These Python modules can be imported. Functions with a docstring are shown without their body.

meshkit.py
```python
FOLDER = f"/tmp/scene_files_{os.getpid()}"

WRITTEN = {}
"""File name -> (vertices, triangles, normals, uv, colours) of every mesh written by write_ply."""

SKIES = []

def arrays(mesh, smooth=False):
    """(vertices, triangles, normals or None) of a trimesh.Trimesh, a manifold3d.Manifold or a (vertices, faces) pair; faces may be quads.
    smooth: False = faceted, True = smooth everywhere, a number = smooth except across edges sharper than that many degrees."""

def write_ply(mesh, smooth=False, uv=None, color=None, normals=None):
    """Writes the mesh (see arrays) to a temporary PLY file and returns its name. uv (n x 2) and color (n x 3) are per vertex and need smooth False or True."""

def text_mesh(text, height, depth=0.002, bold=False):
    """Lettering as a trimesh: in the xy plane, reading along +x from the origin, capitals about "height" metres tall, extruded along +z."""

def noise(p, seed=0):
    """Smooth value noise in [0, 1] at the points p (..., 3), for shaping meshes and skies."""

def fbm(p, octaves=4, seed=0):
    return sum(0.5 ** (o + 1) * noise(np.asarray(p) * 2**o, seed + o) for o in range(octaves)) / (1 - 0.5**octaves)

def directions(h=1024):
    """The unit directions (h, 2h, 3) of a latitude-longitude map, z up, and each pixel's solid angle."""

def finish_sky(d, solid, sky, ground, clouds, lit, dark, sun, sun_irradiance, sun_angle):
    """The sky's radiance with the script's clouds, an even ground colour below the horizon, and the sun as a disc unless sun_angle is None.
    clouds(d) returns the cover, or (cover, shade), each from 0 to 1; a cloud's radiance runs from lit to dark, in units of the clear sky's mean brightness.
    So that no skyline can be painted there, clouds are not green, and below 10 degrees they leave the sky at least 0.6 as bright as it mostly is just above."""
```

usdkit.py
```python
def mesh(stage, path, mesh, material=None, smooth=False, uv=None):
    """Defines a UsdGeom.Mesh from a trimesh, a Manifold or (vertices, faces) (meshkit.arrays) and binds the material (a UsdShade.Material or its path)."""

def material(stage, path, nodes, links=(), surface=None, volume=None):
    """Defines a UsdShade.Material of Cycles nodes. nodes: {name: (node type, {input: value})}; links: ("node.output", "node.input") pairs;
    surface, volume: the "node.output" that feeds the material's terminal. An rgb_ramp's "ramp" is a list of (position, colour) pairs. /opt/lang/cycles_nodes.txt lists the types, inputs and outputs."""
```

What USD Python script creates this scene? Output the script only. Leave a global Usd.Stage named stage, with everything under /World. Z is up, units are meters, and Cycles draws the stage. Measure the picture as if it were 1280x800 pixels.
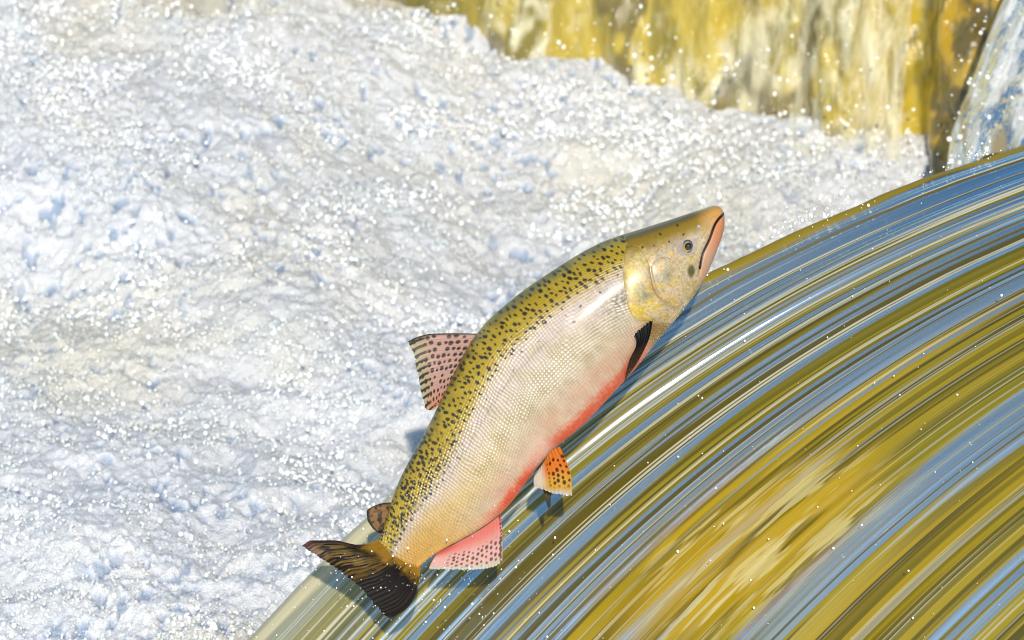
import math
import numpy as np
import trimesh
import usdkit
from meshkit import noise, fbm
from pxr import Usd, UsdGeom, UsdLux, UsdShade, Gf, Sdf, Vt
from scipy.interpolate import PchipInterpolator, CubicSpline, LinearNDInterpolator
from scipy.spatial import cKDTree
import shapely

stage = Usd.Stage.CreateInMemory()
UsdGeom.SetStageUpAxis(stage, 'Z')
UsdGeom.SetStageMetersPerUnit(stage, 1.0)
world = UsdGeom.Xform.Define(stage, '/World')
stage.SetDefaultPrim(world.GetPrim())
UsdGeom.Scope.Define(stage, '/World/Looks')
T = Sdf.ValueTypeNames

# ---------------------------------------------------------------- camera
PITCH = math.radians(25.0)
DIST, WIDTH = 9.0, 1.52                       # metres to the fish, metres across the picture there
FWD = np.array([0, math.cos(PITCH), -math.sin(PITCH)])
RIGHT = np.array([1.0, 0, 0])
UP = np.array([0, math.sin(PITCH), math.cos(PITCH)])
EYE = -FWD * DIST
cam = UsdGeom.Camera.Define(stage, '/World/camera')
cam.CreateHorizontalApertureAttr(36.0)
cam.CreateVerticalApertureAttr(22.5)
cam.CreateFocalLengthAttr(36.0 * DIST / WIDTH)
cam.CreateClippingRangeAttr(Gf.Vec2f(0.1, 5000))
cam.CreateFocusDistanceAttr(DIST + 0.05)
cam.CreateFStopAttr(7.5)
EXPOSURE = 0.27
cam.CreateExposureAttr(EXPOSURE)
M4 = Gf.Matrix4d(*RIGHT, 0, *UP, 0, *(-FWD), 0, *EYE, 1)
cam.AddTransformOp().Set(M4)

# ---------------------------------------------------------------- sun and sky
SUN = np.array([0.02, -0.74, 0.455]); SUN /= np.linalg.norm(SUN)
sun = UsdLux.DistantLight.Define(stage, '/World/sun')
sun.CreateIntensityAttr(1.02); sun.CreateAngleAttr(0.5); sun.CreateNormalizeAttr(True)
sun.CreateColorAttr(Gf.Vec3f(1.0, 0.945, 0.86))
zx = SUN; xx = np.cross([0, 0, 1.0], zx); xx /= np.linalg.norm(xx); yx = np.cross(zx, xx)
sun.AddTransformOp().Set(Gf.Matrix4d(*xx, 0, *yx, 0, *zx, 0, 0, 0, 0, 1))
sky_mat = usdkit.material(stage, '/World/Looks/sky_light', {
    'sky': ('sky_texture', {'sky_type': 'single_scattering', 'sun_disc': False, 'sun_elevation': math.asin(SUN[2]),
                            'sun_rotation': math.atan2(SUN[0], SUN[1]), 'aerosol_density': 0.4, 'air_density': 1.0, 'ozone_density': 1.0}),
    'hsv': ('hsv', {'hue': 0.494, 'saturation': 1.28, 'value': 1.0, 'fac': 1.0}),
    'bg': ('background_shader', {'strength': 0.14})},
    [('sky.color', 'hsv.color'), ('hsv.color', 'bg.color')], surface='bg.background')
dome = UsdLux.DomeLight.Define(stage, '/World/sky')
UsdShade.MaterialBindingAPI.Apply(dome.GetPrim()).Bind(sky_mat)
dome.GetPrim().SetCustomDataByKey('kind', 'structure')

# ---------------------------------------------------------------- helpers
MPP = WIDTH / 1280.0


def ray(x, y):
    d = FWD * DIST + RIGHT * ((x - 640) * MPP) + UP * ((400 - y) * MPP)
    return d / np.linalg.norm(d)


def on_plane(x, y, p0, n):
    d = ray(x, y)
    return EYE + d * (np.dot(np.asarray(p0) - EYE, n) / np.dot(d, n))


def to_px(P):
    q = np.asarray(P) - EYE
    dep = q @ FWD
    return np.stack([640 + (q @ RIGHT) / dep * DIST / MPP, 400 - (q @ UP) / dep * DIST / MPP], -1)


def lin(r, g, b):
    c = np.array([r, g, b], float) / 255
    return 0.76 * np.where(c < 0.04045, c / 12.92, ((c + 0.055) / 1.055) ** 2.4)      # 0.76: the surfaces' own reflectance, less than their brightness in full sun


def sstep(a, b, x):
    t = np.clip((x - a) / (b - a), 0, 1)
    return t * t * (3 - 2 * t)


def tag(prim, label=None, cat=None, group=None, kind=None):
    p = prim.GetPrim() if hasattr(prim, 'GetPrim') else prim
    for k, v in (('label', label), ('category', cat), ('group', group), ('kind', kind)):
        if v:
            p.SetCustomDataByKey(k, v)
    return prim


def put(path, v, f, mat, smooth=True, paint=None, uv=None):
    m = usdkit.mesh(stage, '/World/' + path, (v, f), mat, smooth=smooth, uv=uv)
    if paint is not None:
        UsdGeom.PrimvarsAPI(m).CreatePrimvar('paint', T.Color3fArray, 'vertex').Set(Vt.Vec3fArray.FromNumpy(np.asarray(paint, np.float32)))
    return m


def grid_faces(nu, nv, wrap_v=False):
    i, j = np.meshgrid(np.arange(nu - 1), np.arange(nv if wrap_v else nv - 1), indexing='ij')
    j2 = (j + 1) % nv
    a, b, c, d = i * nv + j, (i + 1) * nv + j, (i + 1) * nv + j2, i * nv + j2
    return np.stack([a, b, c, d], -1).reshape(-1, 4)


def mixc(a, b, t):
    t = np.asarray(t)[..., None]
    return a * (1 - t) + b * t


def n1(x, f, seed, o=1):
    x = np.asarray(x, float)
    z = np.zeros_like(x)
    return fbm(np.stack([x * f, z + seed * 7.13, z + seed * 3.1], -1), o, seed)


def n2(x, y, seed, o=1):
    z = np.zeros_like(x) + seed * 5.37
    return fbm(np.stack([x, y, z], -1), o, seed)


# ---------------------------------------------------------------- materials
def mat(name, nodes, links, surface):
    return usdkit.material(stage, '/World/Looks/' + name, nodes, links, surface=surface)


foam_mat = mat('foam', {
    'at': ('attribute', {'attribute': 'paint'}),
    'tc': ('texture_coordinate', {}),
    'n1': ('noise_texture', {'scale': 260.0, 'detail': 4.0, 'roughness': 0.65}),
    'v1': ('voronoi_texture', {'scale': 300.0}),
    'mx': ('math', {'math_type': 'multiply_add', 'value2': -0.7}),
    'b': ('bump', {'strength': 0.9, 'distance': 0.004}),
    'p': ('principled_bsdf', {'roughness': 0.2, 'specular_ior_level': 0.9, 'subsurface_weight': 0.7, 'subsurface_scale': 0.012, 'subsurface_radius': (1.0, 1.0, 1.0), 'subsurface_method': 'burley'})},
    [('at.color', 'p.base_color'), ('tc.object', 'n1.vector'), ('tc.object', 'v1.vector'), ('v1.distance', 'mx.value1'), ('n1.fac', 'mx.value3'),
     ('mx.value', 'b.height'), ('b.normal', 'p.normal')], 'p.BSDF')

drop_mat = mat('water_drop', {
    'p': ('principled_bsdf', {'base_color': (0.94, 0.94, 0.91), 'roughness': 0.16, 'specular_ior_level': 1.0})},
    [], 'p.BSDF')

froth_mat = mat('froth', {'oi': ('object_info', {}), 'r': ('rgb_ramp', {'ramp': [(0.0, (0.50, 0.55, 0.62)), (0.10, (0.64, 0.645, 0.65)), (0.5, (0.69, 0.68, 0.655)), (1.0, (0.82, 0.80, 0.76))]}),
    'nz': ('noise_texture', {'scale': 3.2, 'detail': 3.0}), 'wr': ('rgb_ramp', {'ramp': [(0.40, (0.90, 0.97, 1.0)), (0.62, (1.0, 0.955, 0.84))]}), 'mx': ('mix_color', {'blend_type': 'multiply', 'fac': 1.0}),
    'p': ('principled_bsdf', {'roughness': 0.25, 'specular_ior_level': 0.7})}, [('oi.random', 'r.fac'), ('oi.location', 'nz.vector'), ('nz.fac', 'wr.fac'), ('r.color', 'mx.a'), ('wr.color', 'mx.b'), ('mx.result', 'p.base_color')], 'p.BSDF')

sheet_mat = mat('flowing_water', {
    'at': ('attribute', {'attribute': 'paint'}),
    'gl': ('attribute', {'attribute': 'st'}),
    'mp': ('mapping', {'scale': (110.0, 1.0, 1.0)}),
    'n': ('noise_texture', {'scale': 1.0, 'detail': 3.0, 'roughness': 0.6}),
    'b': ('bump', {'strength': 0.3, 'distance': 0.004}),
    'sh': ('attribute', {'attribute': 'sheen'}),
    'd': ('principled_bsdf', {'roughness': 0.25, 'specular_ior_level': 0.15}),
    'g': ('glossy_bsdf', {'color': (0.95, 1.0, 1.0), 'roughness': 0.10}),
    'm': ('mix_closure', {})},
    [('at.color', 'd.base_color'), ('gl.vector', 'mp.vector'), ('mp.vector', 'n.vector'), ('n.fac', 'b.height'),
     ('b.normal', 'd.normal'), ('b.normal', 'g.normal'), ('sh.fac', 'm.fac'), ('d.BSDF', 'm.closure1'), ('g.BSDF', 'm.closure2')], 'm.closure')

wall_mat = mat('wet_mossy_concrete', {
    'at': ('attribute', {'attribute': 'paint'}),
    'tc': ('texture_coordinate', {}),
    'mp': ('mapping', {'scale': (60.0, 60.0, 24.0)}),
    'n': ('noise_texture', {'scale': 1.0, 'detail': 4.0, 'roughness': 0.6}),
    'b': ('bump', {'strength': 0.8, 'distance': 0.012}),
    'p': ('principled_bsdf', {'roughness': 0.14, 'specular_ior_level': 0.8, 'coat_weight': 0.5, 'coat_roughness': 0.08})},
    [('at.color', 'p.base_color'), ('tc.object', 'mp.vector'), ('mp.vector', 'n.vector'), ('n.fac', 'b.height'), ('b.normal', 'p.normal')], 'p.BSDF')

veil_mat = mat('falling_water', {
    'st': ('attribute', {'attribute': 'st'}),
    'mp': ('mapping', {'scale': (24.0, 7.0, 1.0)}),
    'n': ('noise_texture', {'scale': 1.0, 'detail': 6.0, 'roughness': 0.68, 'distortion': 0.6}),
    'at': ('attribute', {'attribute': 'paint'}),
    'sep': ('separate_xyz', {}),
    'add': ('math', {'math_type': 'add'}),
    'r': ('map_range', {'from_min': 0.92, 'from_max': 1.25, 'to_min': 0.02, 'to_max': 0.75, 'clamp': True}),
    'b': ('bump', {'strength': 0.7, 'distance': 0.01}),
    'p': ('principled_bsdf', {'base_color': (0.86, 0.78, 0.52), 'roughness': 0.35, 'specular_ior_level': 0.2}),
    't': ('transparent_bsdf', {'color': (1, 1, 1)}),
    'm': ('mix_closure', {})},
    [('st.vector', 'mp.vector'), ('mp.vector', 'n.vector'), ('at.vector', 'sep.vector'), ('n.fac', 'add.value1'), ('sep.x', 'add.value2'), ('add.value', 'r.value'),
     ('n.fac', 'b.height'), ('b.normal', 'p.normal'), ('r.result', 'm.fac'), ('t.BSDF', 'm.closure1'), ('p.BSDF', 'm.closure2')], 'm.closure')


def fish_material(name, scale_amount, rough, translucent=0, spec=0.5, coat=0.14):
    nodes = {
        'at': ('attribute', {'attribute': 'paint'}),
        'p': ('principled_bsdf', {'roughness': rough, 'specular_ior_level': spec, 'coat_weight': coat, 'coat_roughness': 0.2})}
    links = [('at.color', 'p.base_color')]
    if scale_amount:
        nodes |= {'st': ('attribute', {'attribute': 'st'}), 'sep': ('separate_xyz', {}),
                  'k1': ('math', {'math_type': 'add'}), 'k2': ('math', {'math_type': 'subtract'}),
                  's1': ('math', {'math_type': 'sine'}), 's2': ('math', {'math_type': 'sine'}),
                  'mu': ('math', {'math_type': 'multiply'}), 'b': ('bump', {'strength': scale_amount, 'distance': 0.0015})}
        links += [('st.vector', 'sep.vector'), ('sep.x', 'k1.value1'), ('sep.y', 'k1.value2'), ('sep.x', 'k2.value1'), ('sep.y', 'k2.value2'),
                  ('k1.value', 's1.value1'), ('k2.value', 's2.value1'), ('s1.value', 'mu.value1'), ('s2.value', 'mu.value2'), ('mu.value', 'b.height'), ('b.normal', 'p.normal')]
    surf = 'p.BSDF'
    if translucent:
        nodes |= {'t': ('translucent_bsdf', {}), 'm': ('mix_closure', {'fac': translucent})}
        links += [('at.color', 't.color'), ('p.BSDF', 'm.closure1'), ('t.BSDF', 'm.closure2')]
        # the web between the rays is partly see-through towards the margin
        nodes |= {'cl': ('attribute', {'attribute': 'clear'}), 'tr': ('transparent_bsdf', {'color': (1, 1, 1)}), 'm2': ('mix_closure', {})}
        links += [('cl.fac', 'm2.fac'), ('m.closure', 'm2.closure1'), ('tr.BSDF', 'm2.closure2')]
        surf = 'm2.closure'
    return mat(name, nodes, links, surf)


skin_mat = fish_material('fish_skin', 0.30, 0.36, 0)
head_mat = fish_material('fish_head_skin', 0, 0.42, 0)
fin_mat = fish_material('fish_fin', 0, 0.45, 0.4, 0.15, 0.04)
eye_mat = mat('fish_eye', {'p': ('principled_bsdf', {'base_color': (0.28, 0.18, 0.01), 'roughness': 0.12})}, [], 'p.BSDF')
pupil_mat = mat('fish_pupil', {'p': ('principled_bsdf', {'base_color': (0.008, 0.007, 0.006), 'roughness': 0.05})}, [], 'p.BSDF')
socket_mat = mat('fish_eye_socket', {'p': ('principled_bsdf', {'base_color': (0.06, 0.05, 0.045), 'roughness': 0.3})}, [], 'p.BSDF')
nostril_mat = mat('fish_nostril', {'p': ('principled_bsdf', {'base_color': (0.22, 0.22, 0.20), 'roughness': 0.4})}, [], 'p.BSDF')
stone_mat = mat('dark_wet_stone', {
    'n': ('noise_texture', {'scale': 14.0, 'detail': 5.0}), 'r': ('rgb_ramp', {'ramp': [(0.3, (0.03, 0.026, 0.012)), (0.7, (0.13, 0.11, 0.04))]}),
    'p': ('principled_bsdf', {'roughness': 0.3})}, [('n.fac', 'r.fac'), ('r.color', 'p.base_color')], 'p.BSDF')
bed_mat = mat('river_bed', {
    'n': ('noise_texture', {'scale': 3.0, 'detail': 6.0}), 'r': ('rgb_ramp', {'ramp': [(0.3, (0.10, 0.085, 0.04)), (0.7, (0.25, 0.21, 0.10))]}),
    'p': ('principled_bsdf', {'roughness': 0.6})}, [('n.fac', 'r.fac'), ('r.color', 'p.base_color')], 'p.BSDF')

# ---------------------------------------------------------------- the smooth sheet over the crest
POOL = -0.78
AXIS = np.array([0.277, -0.961, 0.0])         # along the crest, towards the camera
FLOW = np.array([-0.961, -0.277, 0.0])        # downstream
CREST = np.array([0.90, -0.43, 0.10])         # the crest runs obliquely, to the right and towards the camera
edge_px = [(1280, 183), (1200, 205), (1100, 246), (1000, 291), (900, 339), (800, 395), (700, 460), (600, 534), (500, 617), (400, 710), (320, 800)]
p_first = on_plane(1280, 183, (0, 0.60, 0), np.array([0, 1.0, 0]))
E = np.array([on_plane(x, y, p_first, AXIS) for x, y in edge_px])
ed, ez = (E - p_first) @ FLOW, E[:, 2]
poly = np.poly1d(np.polyfit(ed, ez, 3))
dpoly = poly.deriv()
d_flat = 0.0 - 0.35                            # upstream of this the water lies level


def sheet_z(d):
    d = np.asarray(d, float)
    k = dpoly(0.0)
    dm = -2 * abs(0.3)
    # upstream of the picture's edge the slope eases to nothing over 0.6 m
    up = poly(0.0) - k * d * 1.0 * 0 + np.where(d < 0, k * (np.maximum(d, dm) - np.maximum(d, dm) ** 2 / (2 * dm)), 0)
    dd = np.clip(d, 0, ed[-1])
    down = poly(dd) + np.where(d > ed[-1], dpoly(ed[-1]) * (d - ed[-1]) - 0.3 * (d - ed[-1]) ** 2, 0)
    return np.where(d < 0, up, down)


d_end = 1.19
while sheet_z(d_end) > POOL - 0.30:
    d_end += 0.01
ND, NT = 170, 1500
dcoord = np.concatenate([np.linspace(-4.0, -0.03, 20), np.linspace(0.0, d_end, ND - 20)])
tcoord = np.concatenate([np.linspace(-0.030, 0.0, 12, endpoint=False), np.linspace(0, 1.75, NT - 12)])
TT, DD = np.meshgrid(tcoord, dcoord, indexing='ij')
# flow-wise ridges: long, nearly parallel, drifting a little sideways on the way down
drift = 1.3 * np.log1p(np.maximum(TT, -0.03)) + 0.012 * (n2(TT * 3, DD * 1.2, 3) - 0.5) + 0.006 * (n2(TT * 14, DD * 1.0, 4) - 0.5)
rid = (0.0075 * (n2(drift * 16, DD * 0.7, 11) - 0.5) + 0.0060 * (n2(drift * 40, DD * 0.9, 12) - 0.5) + 0.0018 * (n2(drift * 95, DD * 1.2, 13) - 0.5))
ripple = n2(TT * 9 + 3.0, DD * 7 + 1.0, 15, 2)
rip_zone = sstep(0.55, 0.75, n2(TT * 2.2 + 5, DD * 2.0 + 2, 16, 2))
rid = rid * (0.6 + 0.6 * sstep(0, 0.1, TT)) + 0.003 * rip_zone * (ripple - 0.5)
slope = np.gradient(sheet_z(dcoord), dcoord)
nrm = np.cross(FLOW[None] + np.stack([0 * slope, 0 * slope, slope], -1), CREST[None])
nrm /= np.linalg.norm(nrm, axis=1, keepdims=True)
tcl = np.maximum(TT, 0)
curl = np.clip(-TT / 0.030, 0, 1)
V = p_first[None, None] * np.array([1, 1, 0]) + TT[..., None] * CREST + DD[..., None] * FLOW + np.array([0, 0, 1.0]) * sheet_z(DD)[..., None]
V = V + (0.022 * np.exp(-np.maximum(TT, 0) / 0.05) * (n2(DD * 11, DD * 0 + 2, 8, 3) - 0.5))[..., None] * CREST      # the lip wavers
V = V + nrm[None] * (rid - 0.045 * (1 - np.sqrt(np.clip(1 - curl ** 2, 0, 1))))[..., None]
# water tint: olive over the weeds on the weir, cream where air is mixed in; glitter and sky reflection painted paler
s_lo = n2(drift * 16, DD * 0.4, 21, 2)
s_md = n2((drift + TT) * 18, DD * 0.6, 26, 2)
s_hi = n2((drift + TT) * 56, DD * 0.7, 22, 2)
s_fi = n2((drift + TT) * 105, DD * 0.8, 23, 2)
olive, dark, gold, cream = lin(170, 152, 10), lin(106, 92, 2), lin(214, 176, 14), lin(244, 238, 206)
tint = mixc(np.broadcast_to(olive, TT.shape + (3,)), gold, 0.6 * sstep(0.38, 0.68, s_lo))
tint = mixc(tint, lin(128, 114, 4), 0.8 * sstep(0.48, 0.60, n2(drift * 75 + 4, DD * 0.6, 19, 2)))
darks = sstep(0.56, 0.62, s_hi) * sstep(0.46, 0.56, s_md)
tint = mixc(tint, dark, darks * 0.95)
darks = np.maximum(darks, 0.9 * sstep(0.62, 0.70, n2((drift + TT) * 78 + 3, DD * 0.6, 17, 1)))
tint = mixc(tint, dark, darks * 0.95)
creams = sstep(0.60, 0.65, s_fi) * (0.40 + 0.60 * sstep(0.7, 0.1, TT))
tint = mixc(tint, cream, creams)
tint = mixc(tint, lin(205, 198, 140), 0.55 * sstep(0.22, 0.02, TT) * sstep(0.6, 1.05, DD))
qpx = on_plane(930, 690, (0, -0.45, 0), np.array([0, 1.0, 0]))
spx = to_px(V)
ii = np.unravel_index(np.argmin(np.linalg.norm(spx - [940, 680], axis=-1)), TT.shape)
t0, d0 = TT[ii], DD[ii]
zone = np.exp(-((TT - t0) / 0.16) ** 2 - ((DD - d0) / 0.20) ** 2)                 # golden glitter of refracted sunlight, painted into the tint
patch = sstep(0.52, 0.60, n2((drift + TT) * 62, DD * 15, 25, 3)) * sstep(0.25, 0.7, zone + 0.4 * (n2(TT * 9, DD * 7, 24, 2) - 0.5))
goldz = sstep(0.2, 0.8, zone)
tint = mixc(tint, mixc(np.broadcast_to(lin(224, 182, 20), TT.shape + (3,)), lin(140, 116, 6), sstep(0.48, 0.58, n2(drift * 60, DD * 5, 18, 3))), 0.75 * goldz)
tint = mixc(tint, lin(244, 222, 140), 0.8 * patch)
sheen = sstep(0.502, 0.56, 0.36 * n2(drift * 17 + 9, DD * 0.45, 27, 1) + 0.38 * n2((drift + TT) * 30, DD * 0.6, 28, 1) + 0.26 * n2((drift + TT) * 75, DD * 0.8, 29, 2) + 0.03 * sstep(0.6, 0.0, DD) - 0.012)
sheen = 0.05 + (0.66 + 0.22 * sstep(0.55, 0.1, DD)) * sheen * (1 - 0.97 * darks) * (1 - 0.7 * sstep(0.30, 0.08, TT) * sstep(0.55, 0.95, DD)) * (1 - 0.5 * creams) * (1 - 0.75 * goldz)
tint = mixc(tint, lin(206, 214, 200), 0.62 * np.clip((sheen - 0.05) / 0.66, 0, 1) * sstep(0.05, 0.5, DD))  # brightness of the sky reflection painted into the tint along these streaks
rim = sstep(0.020, 0.008, TT + 0.05 * (n2(DD * 7, DD * 0, 30, 3) - 0.5))
tint = mixc(tint, mixc(np.broadcast_to(lin(186, 158, 40), TT.shape + (3,)), lin(226, 216, 178), sstep(0.55, 0.85, DD)), 0.85 * rim); sheen = sheen * (1 - 0.85 * rim)
tint = tint * 0.62
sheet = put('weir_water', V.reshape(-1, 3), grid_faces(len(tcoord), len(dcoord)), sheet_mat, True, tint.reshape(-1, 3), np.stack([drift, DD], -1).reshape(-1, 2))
UsdGeom.PrimvarsAPI(sheet).CreatePrimvar('sheen', T.Color3fArray, 'vertex').Set(Vt.Vec3fArray.FromNumpy(np.repeat(sheen.reshape(-1, 1), 3, 1).astype(np.float32)))
tag(sheet, 'smooth olive and blue sheet of water curving over the crest', 'water', kind='structure')

# ---------------------------------------------------------------- wall behind, its falling water
BASE_L = on_plane(300, -8, (0, 0, POOL), np.array([0, 0, 1.0]))
BASE_R = on_plane(1200, 196, (0, 0, POOL), np.array([0, 0, 1.0]))
wdir = (BASE_R - BASE_L); WLEN = np.linalg.norm(wdir); wdir /= WLEN
wn = np.array([wdir[1], -wdir[0], 0]);  wn = wn if wn[1] < 0 else -wn       # towards the camera
WTOP = 1.05
NU, NZ = 480, 130
wu = np.linspace(-1.2, WLEN + 0.55, NU); wz = np.linspace(-0.25, WTOP, NZ)
UU, ZZ = np.meshgrid(wu, wz, indexing='ij')


def wall_disp(UU, ZZ):
    return (0.10 * (n2(UU * 4, ZZ * 1.3, 31, 2) - 0.5) + 0.07 * (n2(UU * 11, ZZ * 3.4, 32, 2) - 0.5) + 0.05 * (n2(UU * 28, ZZ * 12, 33, 3) - 0.5)
            + 0.13 * sstep(WLEN - 0.09, WLEN + 0.02, UU) * (0.55 + 0.9 * n2(UU * 16, ZZ * 9, 30, 3)) * sstep(0.75, 0.3, ZZ))


wd = wall_disp(UU, ZZ)
WV = BASE_L + UU[..., None] * wdir + np.array([0, 0, 1.0]) * ZZ[..., None] + wn * (wd - 0.10 * ZZ)[..., None]
wpx = to_px(WV)
wq = UU + 0.07 * (n2(UU * 9, ZZ * 6, 34, 3) - 0.5)
wa = n2(wq * 12, ZZ * 4.0, 35, 3); wb = n2(wq * 34, ZZ * 9, 36, 3); wc = n2(wq * 6, ZZ * 6, 37, 3)
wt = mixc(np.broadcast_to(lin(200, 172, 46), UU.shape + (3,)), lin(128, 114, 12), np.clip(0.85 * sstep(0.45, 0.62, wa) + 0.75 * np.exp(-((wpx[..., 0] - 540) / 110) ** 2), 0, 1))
wt = mixc(wt, lin(226, 208, 130), 0.8 * sstep(0.52, 0.70, wb) * sstep(0.40, 0.6, wc))
wt = mixc(wt, lin(240, 230, 190), 0.8 * sstep(0.50, 0.60, n2(UU * 26, ZZ * 15, 39, 4)) * sstep(0.35, 0.6, wc))
wt = mixc(wt, lin(66, 54, 4), 0.7 * sstep(0.60, 0.70, n2(wq * 18 + 4, ZZ * 6.5, 38, 3)))
deep = sstep(WLEN - 0.10, WLEN - 0.03, UU)
wt = mixc(wt, mixc(np.broadcast_to(lin(186, 146, 22), UU.shape + (3,)), lin(54, 38, 4), sstep(0.46, 0.56, n2(wq * 40, ZZ * 26, 40, 3))), 0.8 * deep)
g = grid_faces(NU, NZ)
# a solid wall: front face and a plain back
back = WV.copy(); back[...] = BASE_L + UU[..., None] * wdir + np.array([0, 0, 1.0]) * ZZ[..., None] - wn * 0.5
wall_x = UsdGeom.Xform.Define(stage, '/World/weir_wall')
tag(wall_x, 'mossy olive concrete weir wall behind the foam under falling water', 'wall')
fv = WV.reshape(-1, 3)
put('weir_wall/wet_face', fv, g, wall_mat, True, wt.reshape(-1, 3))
ctr = (BASE_L + wdir * (WLEN * 0.5 - 0.54) - wn * 0.62); R = np.eye(4); R[:3, 0], R[:3, 1], R[:3, 2] = wdir, -wn, [0, 0, 1]; R[:3, 3] = ctr + np.array([0, 0, 0.39])
core = trimesh.creation.box([WLEN + 1.3, 0.6, 1.26]); core.apply_transform(R)
put('weir_wall/core', core.vertices, core.faces, stone_mat, False)
# the veil of water that runs down in front of it
NU2, NZ2 = 300, 90
vu = np.linspace(-1.2, WLEN - 0.07, NU2); vz = np.linspace(-0.15, WTOP + 0.02, NZ2)
U2, Z2 = np.meshgrid(vu, vz, indexing='ij')
vd = 0.085 + 0.05 * (n2(U2 * 8, Z2 * 1.2, 41, 2) - 0.5) + 0.10 * (1 - Z2 / WTOP) ** 2 * 0.3 + wall_disp(U2, Z2) * 0.5
VV = BASE_L + U2[..., None] * wdir + np.array([0, 0, 1.0]) * Z2[..., None] + wn * (vd - 0.10 * Z2)[..., None]
dens = 0.27 + 0.20 * sstep(0.55, 0.85, U2 / WLEN) * sstep(1.02, 0.95, U2 / WLEN) + 0.26 * (n2(U2 * 6, Z2 * 5, 42, 3) - 0.5) * 2 - 0.05 + 0.10 * sstep(0.45, 0.35, Z2) * sstep(0.5, 0.7, U2 / WLEN)
veil = put('waterfall', VV.reshape(-1, 3), grid_faces(NU2, NZ2), veil_mat, True, np.repeat(dens.reshape(-1, 1), 3, 1), np.stack([U2, Z2], -1).reshape(-1, 2))
tag(veil, 'thin pale veil of water falling down the mossy wall', 'waterfall', kind='structure')

# the side chute at the right edge
cl = [on_plane(x, y, (0, Y, 0), np.array([0, 1.0, 0])) for x, y, Y in ((1275, -60, 2.12), (1252, -5, 2.08), (1228, 75, 2.0), (1206, 150, 1.9), (1190, 205, 1.8), (1180, 260, 1.66))]
cl = CubicSpline(np.linspace(0, 1, 6), np.array(cl))
NA, NB = 160, 160
au, bv = np.meshgrid(np.linspace(0, 1, NA), np.linspace(0, 1, NB), indexing='ij')
sweep = np.array([0.93, -0.30, 0.10])
CV = cl(bv) + (au[..., None] ** 1.0) * 0.75 * sweep + np.array([0, 0, 1.0]) * (0.10 * np.sqrt(np.clip(au * 4, 0, 1)) - 0.05 + 0.10 * np.sin(bv * 2))[..., None]
CV = CV + np.array([-0.3, -0.6, 0.7]) * (0.05 * (n2(au * 14, bv * 2.5, 51, 3) - 0.5) + 0.012 * (n2(au * 50, bv * 18, 52, 2) - 0.5))[..., None]
cs = n2(au * 22 - bv * 2, bv * 1.7, 53, 3)
ct = mixc(np.broadcast_to(lin(236, 234, 222), au.shape + (3,)), lin(160, 128, 36), 0.8 * sstep(0.54, 0.64, cs))
chute = put('side_cascade', CV.reshape(-1, 3), grid_faces(NA, NB), None, True, ct.reshape(-1, 3), np.stack([au * 0.75, bv * 0.9], -1).reshape(-1, 2))
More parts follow.
